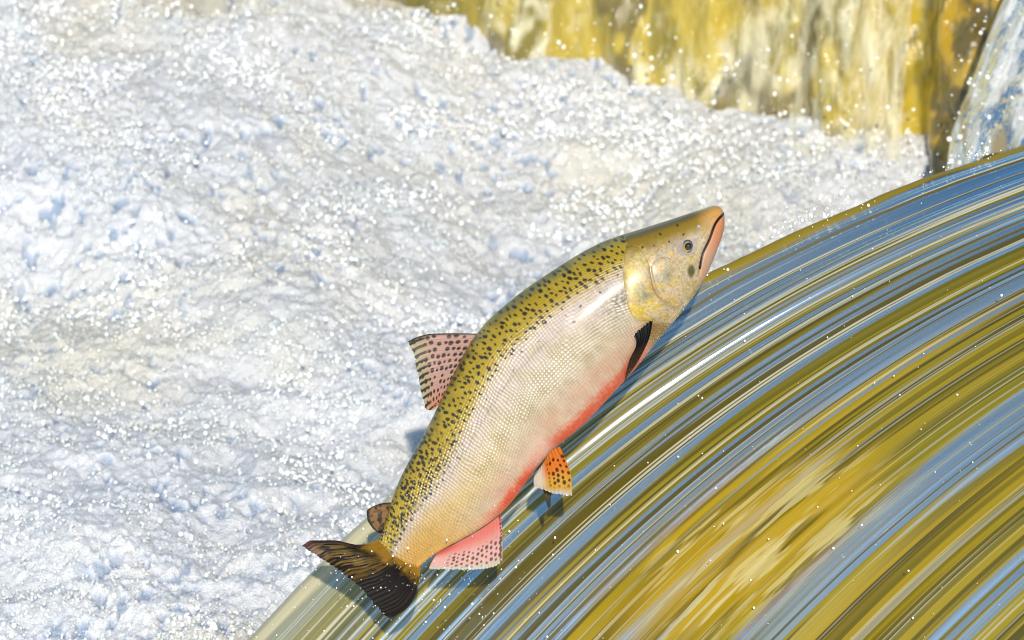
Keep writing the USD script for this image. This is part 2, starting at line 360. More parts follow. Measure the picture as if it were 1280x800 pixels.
chute_mat = mat('cascade_water', {
    'at': ('attribute', {'attribute': 'paint'}), 'st': ('attribute', {'attribute': 'st'}), 'mp': ('mapping', {'scale': (34.0, 6.0, 1.0)}),
    'n': ('noise_texture', {'scale': 1.0, 'detail': 4.0, 'roughness': 0.6}), 'b': ('bump', {'strength': 1.0, 'distance': 0.02}),
    'r': ('map_range', {'from_min': 0.46, 'from_max': 0.56, 'to_min': 0.03, 'to_max': 0.9, 'clamp': True}),
    'd': ('principled_bsdf', {'roughness': 0.2, 'specular_ior_level': 0.7}), 'g': ('glossy_bsdf', {'color': (0.95, 1.0, 1.0), 'roughness': 0.06}), 'm': ('mix_closure', {})},
    [('at.color', 'd.base_color'), ('st.vector', 'mp.vector'), ('mp.vector', 'n.vector'), ('n.fac', 'b.height'), ('n.fac', 'r.value'), ('b.normal', 'd.normal'), ('b.normal', 'g.normal'),
     ('r.result', 'm.fac'), ('d.BSDF', 'm.closure1'), ('g.BSDF', 'm.closure2')], 'm.closure')
UsdShade.MaterialBindingAPI.Apply(chute.GetPrim()).Bind(chute_mat)
tag(chute, 'white and blue water pouring down beside the mossy wall', 'waterfall', kind='structure')

# ---------------------------------------------------------------- foaming pool
px_ = np.concatenate([[-9, -6, -4, -3, -2.2, -1.7, -1.4], np.linspace(-1.2, 1.25, 820), [1.4, 1.7, 2.2, 3, 4, 6, 9]])
py_ = np.concatenate([[-9, -6, -4, -2, -1, -0.4, 0.0], np.linspace(0.25, 3.05, 620), [3.3, 3.8, 4.5, 6, 9]])
X, Y = np.meshgrid(px_, py_, indexing='ij')


def foam_height(X, Y):
    wx = X + 0.05 * (n2(X * 5, Y * 5, 61, 2) - 0.5); wy = Y + 0.05 * (n2(X * 5, Y * 5, 62, 2) - 0.5)
    h = 0.15 * (n2(wx * 2.3, wy * 2.3, 63, 2) - 0.5)
    for f, a, s in ((6, .034, 64), (12, .020, 65), (25, .012, 66), (48, .0075, 67), (95, .0072, 68), (180, .0060, 69)):
        h = h + a * (n2(wx * f + s, wy * f, s, 2) - 0.5) * 1.5 * (0.45 + 1.1 * n2(X * 3.1, Y * 3.1, s + 20))
    return h


H = foam_height(X, Y)
dist_wall = (np.stack([X, Y], -1) - BASE_L[:2]) @ wn[:2]
H = H + 0.13 * sstep(0.0, -0.6, X) * sstep(1.2, 2.4, Y) + 0.10 * np.exp(-np.maximum(dist_wall, 0) / 0.16) * (n2(X * 9, Y * 9, 75, 2) - 0.35)
dip = on_plane(268, 4, (0, 0, POOL + 0.10), np.array([0, 0, 1.0]))
H = H - 0.11 * np.exp(-((X - dip[0]) / 0.07) ** 2) * sstep(dip[1] - 0.15, dip[1] + 0.05, Y)
fpos = np.stack([X, Y, POOL + H], -1)
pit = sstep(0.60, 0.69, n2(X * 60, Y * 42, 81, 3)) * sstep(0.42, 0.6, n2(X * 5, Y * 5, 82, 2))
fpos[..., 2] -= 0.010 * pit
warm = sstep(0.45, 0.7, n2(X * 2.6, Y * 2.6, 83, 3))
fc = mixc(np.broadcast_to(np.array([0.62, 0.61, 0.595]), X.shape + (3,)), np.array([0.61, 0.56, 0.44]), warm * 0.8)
fc = mixc(fc, np.array([0.14, 0.23, 0.36]), 0.7 * pit)  # blue sky shade of the hollows painted into the foam colour
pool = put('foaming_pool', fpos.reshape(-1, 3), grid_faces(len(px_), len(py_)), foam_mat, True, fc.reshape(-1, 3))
tag(pool, 'white churning foam of the pool below the weir', 'water', kind='structure')

# ---------------------------------------------------------------- ground, river above, body of the weir
bed = trimesh.creation.box([3000, 3000, 0.5]); bed.apply_translation([0, 0, -2.2])
tag(put('ground', bed.vertices, bed.faces, bed_mat, False), 'brown river bed under the pool', 'ground', kind='structure')


# ---------------------------------------------------------------- the salmon
salmon = UsdGeom.Xform.Define(stage, '/World/salmon')
tag(salmon, 'leaping olive backed salmon with black spots and reddish belly above the weir', 'fish')
tops = [(469, 682), (481, 662), (486, 632), (491, 619), (505, 586), (521, 560), (545, 513), (572, 457), (595, 415), (629, 383), (659, 359), (689, 339.5), (719, 320), (760, 298.5), (790, 290), (815, 282), (840, 274), (862, 266.5), (880, 261), (893, 257), (900, 258), (904.5, 265)]
bots = [(521, 711), (531, 699), (547, 690), (562, 682), (600, 662), (630, 641), (657, 604), (690, 562), (712, 546), (742, 519), (768, 489), (790, 467), (808, 443), (827, 420), (845, 399), (859, 381), (874, 361), (886, 338), (896, 314), (903, 294), (906, 277), (905.5, 269)]
halfw = [2.5, 8.5, 16, 20, 27, 34, 41, 47, 51, 55, 58, 58, 57, 55, 52, 48, 42, 34, 27, 19, 13, 4]   # half thickness in px
tops, bots, halfw = np.array(tops, float), np.array(bots, float), np.array(halfw, float)
cen = (tops + bots) / 2
sl = np.concatenate([[0], np.cumsum(np.linalg.norm(np.diff(cen, axis=0), axis=1))]); LEN = sl[-1]
NS, NR = 620, 400
ss = LEN * (1 - (1 - np.linspace(0, 1, NS)) ** 1.25)
Tq, Bq, Wq = PchipInterpolator(sl, tops)(ss), PchipInterpolator(sl, bots)(ss), PchipInterpolator(sl, halfw)(ss)


def sm(a, k=5):
    for _ in range(k):
        a[1:-1] = 0.25 * a[:-2] + 0.5 * a[1:-1] + 0.25 * a[2:]
    return a


hd = sstep(0.80, 0.90, np.linspace(0, 1, NS))
Tq, Bq, Wq = (sm(a.copy(), 600) * (1 - (hd[:, None] if a.ndim == 2 else hd)) + sm(a.copy(), 40) * (hd[:, None] if a.ndim == 2 else hd) for a in (Tq, Bq, Wq))
phi = np.linspace(0, 2 * np.pi, NR, endpoint=False)
cphi, sphi = np.cos(phi), np.sin(phi)
vfrac = (1 - cphi) / 2
# a little wider above the middle, narrowing to the belly
prof = np.sign(sphi) * np.abs(sphi) ** 0.85 * (1.0 + 0.10 * cphi)
P2 = Tq[:, None] * (1 - vfrac)[None, :, None] + Bq[:, None] * vfrac[None, :, None]
DEP = Wq[:, None] * prof[None]
S2 = np.repeat(ss[:, None], NR, 1); V2 = np.repeat(vfrac[None], NS, 0)
mouth = CubicSpline(np.linspace(0, 1, 7), np.array([(905, 267), (900, 271.5), (892.5, 282), (887, 297), (880, 312), (875.5, 326), (873, 344)]))(np.linspace(0, 1, 140))
gill = CubicSpline(np.linspace(0, 1, 9), np.array([(783, 309), (779, 322), (777.8, 340), (779.5, 360), (784, 382), (791, 398), (803, 402), (820, 399), (838, 393)]))(np.linspace(0, 1, 200))
preop = CubicSpline(np.linspace(0, 1, 6), np.array([(811, 334), (813.5, 350), (818, 365), (827, 377), (839, 384), (853, 379)]))(np.linspace(0, 1, 120))
EYE2 = np.array([857.3, 309.8])


def dcurve(P, c):
    return cKDTree(c).query(P)[0]


flat = P2.reshape(-1, 2)
dm = dcurve(flat, mouth).reshape(NS, NR)
sgn = np.sign(DEP + 1e-9)
DEP = DEP - sgn * 2.6 * np.exp(-(dm / 1.5) ** 2) * sstep(2, 8, np.abs(DEP))
dp = dcurve(flat, preop).reshape(NS, NR)
DEP = DEP - sgn * 0.9 * np.exp(-(dp / 1.6) ** 2) * sstep(2, 8, np.abs(DEP))
de = np.linalg.norm(P2 - EYE2, axis=-1)
DEP = DEP - sgn * 2.0 * np.exp(-(de / 7.5) ** 2)


def scatter(poly_pts, gap, seed, n=6000):
    """Points at least gap apart inside a polygon of the fish's side view."""
    r = np.random.default_rng(seed); pp = np.array(poly_pts, float)
    c = r.uniform(pp.min(0), pp.max(0), (n, 2)); c = c[shapely.contains_xy(shapely.Polygon(pp).buffer(0), c[:, 0], c[:, 1])]
    keep = np.zeros((0, 2))
    for q in c:
        if len(keep) == 0 or np.min(np.sum((keep - q) ** 2, 1)) > gap * gap * r.uniform(0.6, 1.6):
            keep = np.vstack([keep, q])
    return keep


def spots(P, cen_, size, seed, ang=None):
    """Coverage 0..1 of irregular dark spots at the points P."""
    r = np.random.default_rng(seed); n = len(cen_)
    a = r.uniform(0, np.pi, n) if ang is None else ang + r.normal(0, 0.35, n)
    ra = size * r.uniform(0.7, 1.5, n); rb = ra * r.uniform(0.45, 0.8, n)
    dd_, ii = cKDTree(cen_).query(P, k=3)
    out = np.zeros(len(P))
    jit = 0.6 * (n2(P[:, 0] * 0.45, P[:, 1] * 0.45, seed) - 0.5)
    for k in range(3):
        q = P - cen_[ii[:, k]]; A = a[ii[:, k]]
        e = np.hypot((q[:, 0] * np.cos(A) + q[:, 1] * np.sin(A)) / ra[ii[:, k]], (-q[:, 0] * np.sin(A) + q[:, 1] * np.cos(A)) / rb[ii[:, k]])
        out = np.maximum(out, sstep(1.15, 0.8, e + jit))
    return out


back_poly = np.vstack([Tq[5:int(NS * 0.78)][::8] + [1.5, 1.5], (Tq * 0.72 + Bq * 0.28)[5:int(NS * 0.78)][::8][::-1]])
side_poly = np.vstack([(Tq * 0.72 + Bq * 0.28)[int(NS * .06):int(NS * 0.7)][::8], (Tq * 0.58 + Bq * 0.42)[int(NS * .06):int(NS * 0.7)][::8][::-1]])
back_spots = scatter(back_poly, 6.0, 5, 12000)
tail_spots = scatter(np.vstack([Tq[2:int(NS * .25)][::8], (Tq * 0.62 + Bq * 0.38)[2:int(NS * .25)][::8][::-1]]), 5.0, 6, 3000)
side_spots = scatter(side_poly, 15, 7, 300)
head_spots = scatter([(795, 297), (850, 280), (862, 290), (830, 312), (800, 315)], 13, 8, 200)


def paint_body(P, S, Vf):
    f = S / LEN
    P = np.asarray(P); n_a = n2(P[:, 0] * 0.09, P[:, 1] * 0.09, 91, 3); n_b = n2(P[:, 0] * 0.30, P[:, 1] * 0.30, 92, 2)
    n_c = n2(P[:, 0] * 0.035, P[:, 1] * 0.035, 93, 2)
    v = Vf + 0.05 * (n_a - 0.5)
    c = np.broadcast_to(lin(166, 138, 20), (len(P), 3))
    c = mixc(c, lin(104, 92, 18), sstep(0.10, 0.0, v) * 0.8)
    c = mixc(c, lin(176, 150, 34), sstep(0.45, 0.65, n_a) * 0.6)
    edge = 0.275 + 0.07 * (n_b - 0.5) + 0.03 * np.sin(f * 9) + 0.05 * sstep(0.2, 0.0, f)
    silver = mixc(np.broadcast_to(lin(208, 186, 172), (len(P), 3)), lin(206, 186, 140), sstep(0.4, 0.75, n_a) * 0.6)
    c = mixc(c, silver, sstep(edge - 0.05, edge + 0.09, v))
    tan = mixc(np.broadcast_to(lin(212, 192, 164), (len(P), 3)), lin(194, 170, 124), sstep(0.35, 0.75, n_a) * 0.7)
    tan = mixc(tan, lin(218, 178, 92), sstep(0.45, 0.05, f) * 0.8)
    c = mixc(c, tan, sstep(0.34, 0.62, v))
    pink = mixc(np.broadcast_to(lin(218, 186, 156), (len(P), 3)), lin(218, 174, 142), sstep(0.4, 0.65, n_c))
    c = mixc(c, pink, sstep(0.66, 0.84, v) * sstep(0.06, 0.25, f))
    red = lin(222, 76, 34)
    reda = sstep(0.875, 0.965, v + 0.05 * (n_b - 0.5)) * sstep(0.14, 0.24, f) * sstep(0.78, 0.64, f)
    c = mixc(c, red, np.clip(reda, 0, 1))
    c = mixc(c, lin(236, 196, 172), 0.7 * sstep(0.80, 0.9, v) * sstep(0.30, 0.36, f) * sstep(0.42, 0.38, f))      # pale skin above the pelvic fin
    c = mixc(c, lin(208, 146, 36), 0.75 * sstep(0.20, 0.02, f) * sstep(0.35, 0.75, v))                      # orange root of the tail
    c = mixc(c, lin(140, 100, 20), 0.9 * sstep(0.74, 0.84, v) * sstep(0.70, 0.735, f))                              # brownish throat, darkened in colour for the shade on its underside
    grey = sstep(0.60, 0.74, f) * sstep(0.80, 0.76, f) * np.exp(-((v - 0.50) / 0.13) ** 2)
    c = mixc(c, lin(96, 92, 88), grey * 0.75 * sstep(0.35, 0.6, n_b))                                              # dark mottling behind the gill
    ll = np.exp(-((v - 0.40) / 0.008) ** 2) * sstep(0.1, 0.2, f) * sstep(0.80, 0.76, f)
    c = mixc(c, lin(110, 96, 80), ll * 0.28)
    c = c * (0.80 + 0.34 * n2(P[:, 0] * 0.5, P[:, 1] * 0.5, 98, 3))[:, None]
    c = c * (1 - sstep(0.25, 0.40, v)[:, None] * np.array([0.20, 0.19, 0.22]) * (0.5 + n_a)[:, None] * sstep(0.98, 0.85, v)[:, None])
    return c, n_a, n_b


def paint_head(P, c):
    n_a = n2(P[:, 0] * 0.13, P[:, 1] * 0.13, 94, 3); n_b = n2(P[:, 0] * 0.22, P[:, 1] * 0.22, 95, 3)
    # across the head from its crown to the throat
    crown = CubicSpline([0, 1, 2, 3, 4], np.array([(760, 298.5), (815, 282), (862, 266.5), (893, 257), (905, 265)], float))(np.linspace(0, 4, 200))
    dc = dcurve(P, crown)
    h = mixc(np.broadcast_to(lin(212, 190, 150), (len(P), 3)), lin(216, 184, 104), sstep(0.35, 0.68, n_a) * 0.7)
    for cx, cy, rx, ry, co, am in ((790, 345, 9, 26, (232, 196, 58), .8), (797, 388, 14, 9, (236, 202, 60), .85), (800, 330, 10, 10, (226, 206, 130), .6), (803, 368, 9, 10, (128, 134, 104), .75),
                                   (833, 343, 8, 10, (134, 136, 116), .7), (818, 352, 5, 12, (150, 140, 110), .5), (815, 382, 8, 8, (232, 206, 110), .6), (843, 364, 10, 10, (226, 196, 160), .7), (826, 392, 14, 5, (220, 190, 160), .7),
                                   (842, 326, 8, 7, (222, 190, 150), .6), (828, 316, 14, 9, (196, 172, 140), .7), (845, 306, 8, 10, (170, 160, 158), .7), (868, 296, 8, 8, (226, 204, 186), .6), (811, 402, 12, 4, (140, 96, 40), .4)):
        h = mixc(h, lin(*co), np.clip(am * np.exp(-(((P[:, 0] - cx) / rx) ** 2 + ((P[:, 1] - cy) / ry) ** 2)) * (0.35 + 1.5 * n_b), 0, 1))
    h = mixc(h, lin(226, 180, 44), 0.55 * sstep(0.46, 0.66, n2(P[:, 0] * 0.16 + 3, P[:, 1] * 0.16, 97, 3)) * sstep(862, 830, P[:, 0]))
    h = 0.78 * h * (0.28 + 1.16 * n2(P[:, 0] * 0.42, P[:, 1] * 0.42, 96, 3))[:, None]
    h = mixc(h, lin(140, 112, 24), sstep(34, 16, dc + 16 * (n_a - 0.5)) * sstep(896, 868, P[:, 0]))
    h = mixc(h, lin(96, 78, 20), sstep(12, 3, dc) * sstep(892, 860, P[:, 0]) * 0.85)
    h = mixc(h, lin(206, 146, 62), 0.9 * sstep(862, 898, P[:, 0] + 14 * (n_a - 0.5) - 0.25 * (P[:, 1] - 265)))
    h = mixc(h, lin(60, 56, 10), 0.9 * sstep(8, 3, np.linalg.norm((P - [863, 339]) * [1.2, 0.7], axis=1)))          # hind end of the upper jaw
    side = (P[:, 0] - np.interp(P[:, 1], mouth[:, 1], mouth[:, 0]))
    jaw = sstep(-0.5, 1.0, side) * sstep(264, 268, P[:, 1]) * sstep(372, 350, P[:, 1])
    jc = mixc(np.broadcast_to(lin(206, 132, 86), (len(P), 3)), lin(196, 150, 118), sstep(290, 325, P[:, 1]))
    h = mixc(h, jc, jaw)
    h = mixc(h, lin(22, 14, 16), sstep(2.2, 1.0, dcurve(P, mouth[:130])))
    h = mixc(h, lin(150, 110, 60), 0.5 * sstep(2.2, 0.8, dcurve(P, preop)))
    dE = np.linalg.norm(P - EYE2, axis=1)
    h = mixc(h, lin(150, 140, 140), 0.8 * sstep(13, 8, dE))
    return c * 0 + h


def paint_fish(P, S, Vf):
    c, na, nb = paint_body(P, S, Vf)
    hm = np.clip(sstep(-2, 1.5, P[:, 0] - np.interp(P[:, 1], gill[:130, 1], gill[:130, 0])), 0, 1) * sstep(406, 400, P[:, 1] - 0.02 * (P[:, 0] - 800))
    hm = hm * (P[:, 0] > 770)
    c = mixc(c, paint_head(P, c), hm)
    k = np.maximum(spots(P, back_spots, 2.5, 101, 0.6), spots(P, tail_spots, 1.95, 102, 1.0) * sstep(0.3, 0.2, S / LEN))
    k = np.maximum(k * (1 - 0.9 * hm), spots(P, side_spots, 1.8, 103) * (1 - hm))
    k = np.maximum(k, spots(P, head_spots, 1.6, 104) * 0.9)
    return mixc(c, lin(24, 20, 12), k * 0.95)


def fish3(P, dep):
    """Side-view pixel and half thickness (px, positive towards the camera) to the world."""
    P = np.asarray(P, float)
    return ((P[..., 0] - 640) * MPP)[..., None] * RIGHT + ((400 - P[..., 1]) * MPP)[..., None] * UP - (np.asarray(dep) * MPP)[..., None] * FWD


arc = np.cumsum(np.r_[0, np.hypot(np.diff(cphi), np.diff(sphi))])
girth = (Wq + np.linalg.norm(Bq - Tq, axis=1) / 2)[:, None] / 2 * arc[None]
BV = fish3(P2, DEP).reshape(-1, 3)
paint = paint_fish(P2.reshape(-1, 2), S2.reshape(-1), V2.reshape(-1))
# scale pockets: a slightly darker rim round each scale
kk = 2 * np.pi / 8.4
wob = 1.1 * (n2(P2[..., 0] * 0.05, P2[..., 1] * 0.05, 99, 3) - 0.5) * 9
uvf = np.stack([S2 * kk * 1.0 + wob, girth * kk * 1.25 + 0.6 * wob], -1).reshape(-1, 2)
scl = np.sin(uvf[:, 0] + uvf[:, 1]) * np.sin(uvf[:, 0] - uvf[:, 1])
headm = sstep(0.80, 0.77, (S2 / LEN).reshape(-1))
paint = paint * (1 - 0.26 * headm * sstep(0.2, 0.3, V2.reshape(-1)) * (0.3 + 1.2 * n2(P2[..., 0] * 0.08, P2[..., 1] * 0.08, 89, 2).reshape(-1)) * (0.5 + 0.5 * np.sign(scl) * np.abs(scl) ** 0.5))[:, None]
bf = grid_faces(NS, NR, True)
caps = []
for ring, rev in ((0, True), (NS - 1, False)):
    idx = np.arange(NR) + ring * NR
    BV = np.vstack([BV, BV[idx].mean(0)]); k0 = len(BV) - 1
    paint = np.vstack([paint, paint[idx].mean(0)]); uvf = np.vstack([uvf, uvf[idx].mean(0)])
    nx = np.roll(idx, -1)
    caps.append(np.stack([idx, nx, np.full(NR, k0)] if not rev else [nx, idx, np.full(NR, k0)], 1))
tri = np.vstack([bf[:, [0, 2, 1]], bf[:, [0, 3, 2]], *caps])
if trimesh.Trimesh(BV, tri, process=False).volume < 0:
    tri = tri[:, ::-1]
uvf_s = uvf * np.r_[np.repeat(headm.reshape(NS, NR)[:, :1] > 0.5, NR, 1).reshape(-1), 0, 0][:, None]
put('salmon/body', BV, tri, skin_mat, True, paint, uvf_s)
near = (DEP.reshape(-1) >= -0.01)
depth_of = LinearNDInterpolator(P2.reshape(-1, 2)[near][::3], DEP.reshape(-1)[near][::3], fill_value=0.0)
s_of = LinearNDInterpolator(P2.reshape(-1, 2)[near][::3], S2.reshape(-1)[near][::3], fill_value=0.0)
v_of = LinearNDInterpolator(P2.reshape(-1, 2)[near][::3], V2.reshape(-1)[near][::3], fill_value=0.5)


def shell(name, outline, rise, matl, bulge=0.0, both=True, colour=None, n_out=240, nr=40, parent='salmon'):
    """A plate that lies on the body's side: the outline in the side view, raised by rise px and rounded off at its rim, on each flank."""
    o = np.array(outline, float)
    t = np.r_[0, np.cumsum(np.linalg.norm(np.diff(np.vstack([o, o[:1]]), axis=0), axis=1))]
    q = CubicSpline(t, np.vstack([o, o[:1]]), bc_type='periodic')(np.linspace(0, t[-1], n_out, endpoint=False))
    c = q.mean(0)
    rr = np.linspace(0, 1, nr + 1)[1:] ** 0.8
    P = c + rr[:, None, None] * (q - c)[None]
    d = depth_of(P.reshape(-1, 2)).reshape(nr, n_out)
    lift = rise * np.sqrt(np.clip(1 - rr ** 10, 0, 1)) + bulge * (1 - rr ** 2)
    lift = lift - 0.8 * (rr > 0.999)
    d = d + lift[:, None]
    PP = np.vstack([P.reshape(-1, 2), c[None]]); D = np.r_[d.reshape(-1), float(depth_of(*c)) + rise + bulge]
    f4 = grid_faces(nr, n_out, True)
    f = np.vstack([f4[:, [0, 1, 2]], f4[:, [0, 2, 3]], np.stack([np.arange(n_out), np.roll(np.arange(n_out), -1), np.full(n_out, nr * n_out)], 1)])
    col = colour(PP) if colour else paint_fish(PP, s_of(PP), v_of(PP))
    a = fish3(PP, D)
    n_ = np.cross(a[f[:, 1]] - a[f[:, 0]], a[f[:, 2]] - a[f[:, 0]]).sum(0)
    if n_ @ FWD > 0:
        f = f[:, ::-1]
    put(f'{parent}/{name}', a, f, matl, True, col)
    put(f'{parent}/{name}_001', fish3(PP, -D), f[:, ::-1], matl, True, col)


shell('gill_cover', [(783, 309), (779, 322), (777.8, 340), (779.5, 360), (784, 382), (791, 397), (803, 401.5), (820, 399), (836, 393), (844, 386), (838, 384), (826, 376), (818, 365), (813.5, 350), (811, 334), (803, 316), (793, 308)], 1.7, head_mat, 1.2)
shell('cheek_plate', [(813, 332), (815.5, 350), (820, 363), (829, 374), (840, 381), (853, 376), (858, 364), (856, 350), (848, 334), (838, 324), (824, 322)], 0.9, head_mat, 1.0)
shell('upper_jaw', [(897, 269), (890, 280), (884, 295), (877, 310), (872, 325), (868, 340), (863, 345), (860.5, 338), (864, 326), (870, 312), (877, 297), (884, 283), (891, 271)], 0.9, head_mat, 0.3)
shell('lower_jaw', [(904, 270), (905.2, 278), (902, 293), (895, 313), (886, 335), (878, 350), (874.5, 346), (876.8, 329), (881.5, 314), (888.5, 299), (894, 284.5), (900, 274)], 0.9, head_mat, 0.6)


def disc(name, c, r, d0, h, matl, squash=(1, 1), parent='salmon', ang=0.0):
    s = trimesh.creation.icosphere(3, 1.0); v = s.vertices
    x, y = v[:, 0] * r * squash[0], v[:, 1] * r * squash[1]
    P = np.array(c) + np.stack([x * np.cos(ang) - y * np.sin(ang), x * np.sin(ang) + y * np.cos(ang)], 1)
    a = fish3(P, d0 + v[:, 2] * h)
    f = np.array(s.faces)
    if trimesh.Trimesh(a, f, process=False).volume < 0:
        f = f[:, ::-1]
    return put(f'{parent}/{name}', a, f, matl, True)


dE0 = float(depth_of(*EYE2))
for k, sg in enumerate((1, -1)):
    nm = 'eye' if k == 0 else 'eye_001'
    UsdGeom.Xform.Define(stage, f'/World/salmon/{nm}')
    disc('socket', EYE2 + [-0.3, -0.6], 8.2, sg * (dE0 + 0.3), 1.7, socket_mat, (0.92, 1.15), f'salmon/{nm}', 0.5)
    disc('iris', EYE2, 5.6, sg * (dE0 + 1.1), 2.4, eye_mat, (1, 1.1), f'salmon/{nm}', 0.5)
    disc('pupil', EYE2 + [1.7, -1.2], 4.2, sg * (dE0 + 2.9), 1.2, pupil_mat, (1, 1.15), f'salmon/{nm}', 0.5)
    disc('nostril' if k == 0 else 'nostril_001', (872.5, 283.5), 2.4, sg * (float(depth_of(872.5, 283.5)) + 0.2), 1.0, nostril_mat)


def fin(name, base, margin, front, rear, dep, colour, nu=120, nv=70, thick=1.1, rays=22, fray=1.2, seed=1, matl=None, clear=(0.08, 0.5)):
    """A fin spanned between its base, its margin and its front and rear rays (side view px); dep(u, v) sets it in depth. Its rays stand proud of the web."""
    def curve(pts, n):
        pts = np.array(pts, float)
        t = np.r_[0, np.cumsum(np.linalg.norm(np.diff(pts, axis=0), axis=1))]
        return PchipInterpolator(t / t[-1], pts)(np.linspace(0, 1, n))
    b, m_, fr, re = curve(base, nu), curve(margin, nu), curve(front, nv), curve(rear, nv)
    u, v = np.meshgrid(np.linspace(0, 1, nu), np.linspace(0, 1, nv), indexing='ij')
    U, V_ = u[..., None], v[..., None]
    P = (1 - V_) * b[:, None] + V_ * m_[:, None] + (1 - U) * fr[None] + U * re[None] - ((1 - U) * (1 - V_) * b[0] + U * (1 - V_) * b[-1] + (1 - U) * V_ * m_[0] + U * V_ * m_[-1])
    uj = u + 0.35 / rays * (n1(u, rays * 0.7, seed + 50) - 0.5) * 2 + 0.25 / rays * (n2(u * rays * 0.8, v * 5, seed + 60) - 0.5)
    ray_ = np.cos(uj * rays * 2 * np.pi)
    fr_ = fray * (n1(u, rays * 1.3, seed) - 0.5) * 2 + 0.35 * fray * ray_
    P = P + ((P - b[:, None]) / np.maximum(np.linalg.norm(P - b[:, None], axis=-1, keepdims=True), 1e-6)) * (fr_ * v ** 6)[..., None]
    th = thick * (1.15 - 0.95 * v) * np.minimum(1, 0.25 + 6 * np.minimum(u, 1 - u)) * (1 + 0.22 * ray_) + 0.12
    d0 = dep(u, v)
    col = colour(P.reshape(-1, 2), u.reshape(-1), v.reshape(-1), ray_.reshape(-1))
    A, B = fish3(P, d0 + th).reshape(-1, 3), fish3(P, d0 - th).reshape(-1, 3)
    n = nu * nv
    f = grid_faces(nu, nv); f = np.vstack([f[:, [0, 1, 2]], f[:, [0, 2, 3]]])
    idx = np.arange(n).reshape(nu, nv)
    loop = np.r_[idx[:-1, 0], idx[-1, :-1], idx[:0:-1, -1], idx[0, :0:-1]]
    nxt = np.roll(loop, -1)
    rim = np.vstack([np.stack([loop, nxt, nxt + n], 1), np.stack([loop, nxt + n, loop + n], 1)])
    F = np.vstack([f, f[:, ::-1] + n, rim[:, ::-1]])
    VV_ = np.vstack([A, B])
    if trimesh.Trimesh(VV_, F, process=False).volume < 0:
        F = F[:, ::-1]
    m = put('salmon/' + name, VV_, F, matl or fin_mat, True, np.vstack([col, col]))
    lum = col.mean(1).reshape(nu, nv)
    see = (clear[0] * sstep(0.1, 0.4, v) + clear[1] * sstep(0.72, 1.0, v)) * sstep(0.02, 0.25, lum) * (0.7 - 0.3 * ray_)
    see = np.repeat(np.r_[see.reshape(-1), see.reshape(-1)][:, None], 3, 1)
    UsdGeom.PrimvarsAPI(m).CreatePrimvar('clear', T.Color3fArray, 'vertex').Set(Vt.Vec3fArray.FromNumpy(see.astype(np.float32)))
    return m


def ray_spots(u, v, rays, rows, seed, size=0.3):
    r = np.random.default_rng(seed)
    k = np.floor(u * rays).astype(int); j = np.floor(v * rows + (k % 2) * 0.5).astype(int)
    h = r.uniform(0, 1, (rays + 3, rows + 3)); ox = r.uniform(-.15, .15, (rays + 3, rows + 3)); oy = r.uniform(-.15, .15, (rays + 3, rows + 3))
    fu = u * rays - k - 0.5 - ox[k, j]; fv = v * rows + (k % 2) * 0.5 - j - 0.5 - oy[k, j]
    return sstep(1.1, 0.75, np.hypot(fu / size, fv / (size * 1.1)) / (0.7 + 0.7 * h[k, j])) * (h[k, j] > 0.12)


def c_dorsal(P, u, v, r):
    c = mixc(np.broadcast_to(lin(206, 160, 142), (len(P), 3)), lin(190, 178, 120), sstep(0.6, 1.0, v))
    c = mixc(c, lin(226, 130, 70), sstep(0.72, 0.95, u) * 0.5)
    k = np.maximum(ray_spots(u, v, 11, 9, 3, 0.30), sstep(0.70, 0.8, v) * sstep(0.15, 0.55, np.cos(u * 11 * 2 * np.pi + np.pi)))
    k = np.maximum(k, sstep(0.035, 0.015, u))
    return mixc(c, lin(34, 20, 20), 0.93 * k)


fin('dorsal_fin', [(596, 417), (576, 455), (559, 497)], [(510.4, 427), (516, 438.5), (522.7, 470), (528.4, 497), (535, 512.7), (540.7, 513)],
    [(596, 417), (570, 416.4), (540.7, 417), (520.5, 421.6), (510.4, 427)], [(559, 497), (551, 504), (540.7, 513)], lambda u, v: 3 * np.sin(u * 5) * v + 0 * u, c_dorsal, 150, 90, seed=2)


def c_adipose(P, u, v, r):
    c = mixc(np.broadcast_to(lin(150, 108, 62), (len(P), 3)), lin(60, 44, 26), sstep(0.45, 0.65, n2(P[:, 0] * .2, P[:, 1] * .2, 7, 2)))
    return mixc(c, lin(26, 20, 14), np.maximum(sstep(0.8, 0.95, v), np.maximum(sstep(.12, .03, u), sstep(.8, .95, u))))


fin('adipose_fin', [(489, 628), (486, 644), (481, 664)], [(466, 633), (458.5, 640), (459, 648), (464, 658), (475, 667)], [(489, 628), (478, 629), (466, 633)], [(481, 664), (475, 667)],
    lambda u, v: 0 * u, c_adipose, 60, 40, 1.6, 4, 0.3, 3)


def c_tail(P, u, v, r):
    c = mixc(np.broadcast_to(lin(168, 124, 30), (len(P), 3)), lin(104, 84, 30), sstep(0.15, 0.45, v) * sstep(0.5, 0.2, u))
    n = n2(P[:, 0] * .16, P[:, 1] * .16, 17, 3)
    streak = sstep(-0.3, 0.6, 0.6 * r + 5.0 * (n2(u * 40, v * 6, 19, 2) - 0.5) + 1.4 * (n - 0.5))
    c = mixc(c, lin(24, 16, 10), sstep(0.22, 0.42, v + 0.35 * (n - 0.5) + 0.06 * sstep(0.4, 0.8, u)) * np.maximum(0.72 + 0.28 * streak, sstep(0.40, 0.6, u)))
    c = mixc(c, lin(170, 132, 50), 0.5 * sstep(0.35, 0.8, v) * sstep(0.52, 0.38, u) * (1 - streak) * sstep(0.25, 0.5, n))
    c = mixc(c, lin(60, 36, 26), sstep(.09, .03, u) * sstep(0.1, 0.3, v))
    return mixc(c, lin(96, 40, 24), 0.7 * sstep(0.80, 1.0, v) * sstep(0.3, 0.0, u))


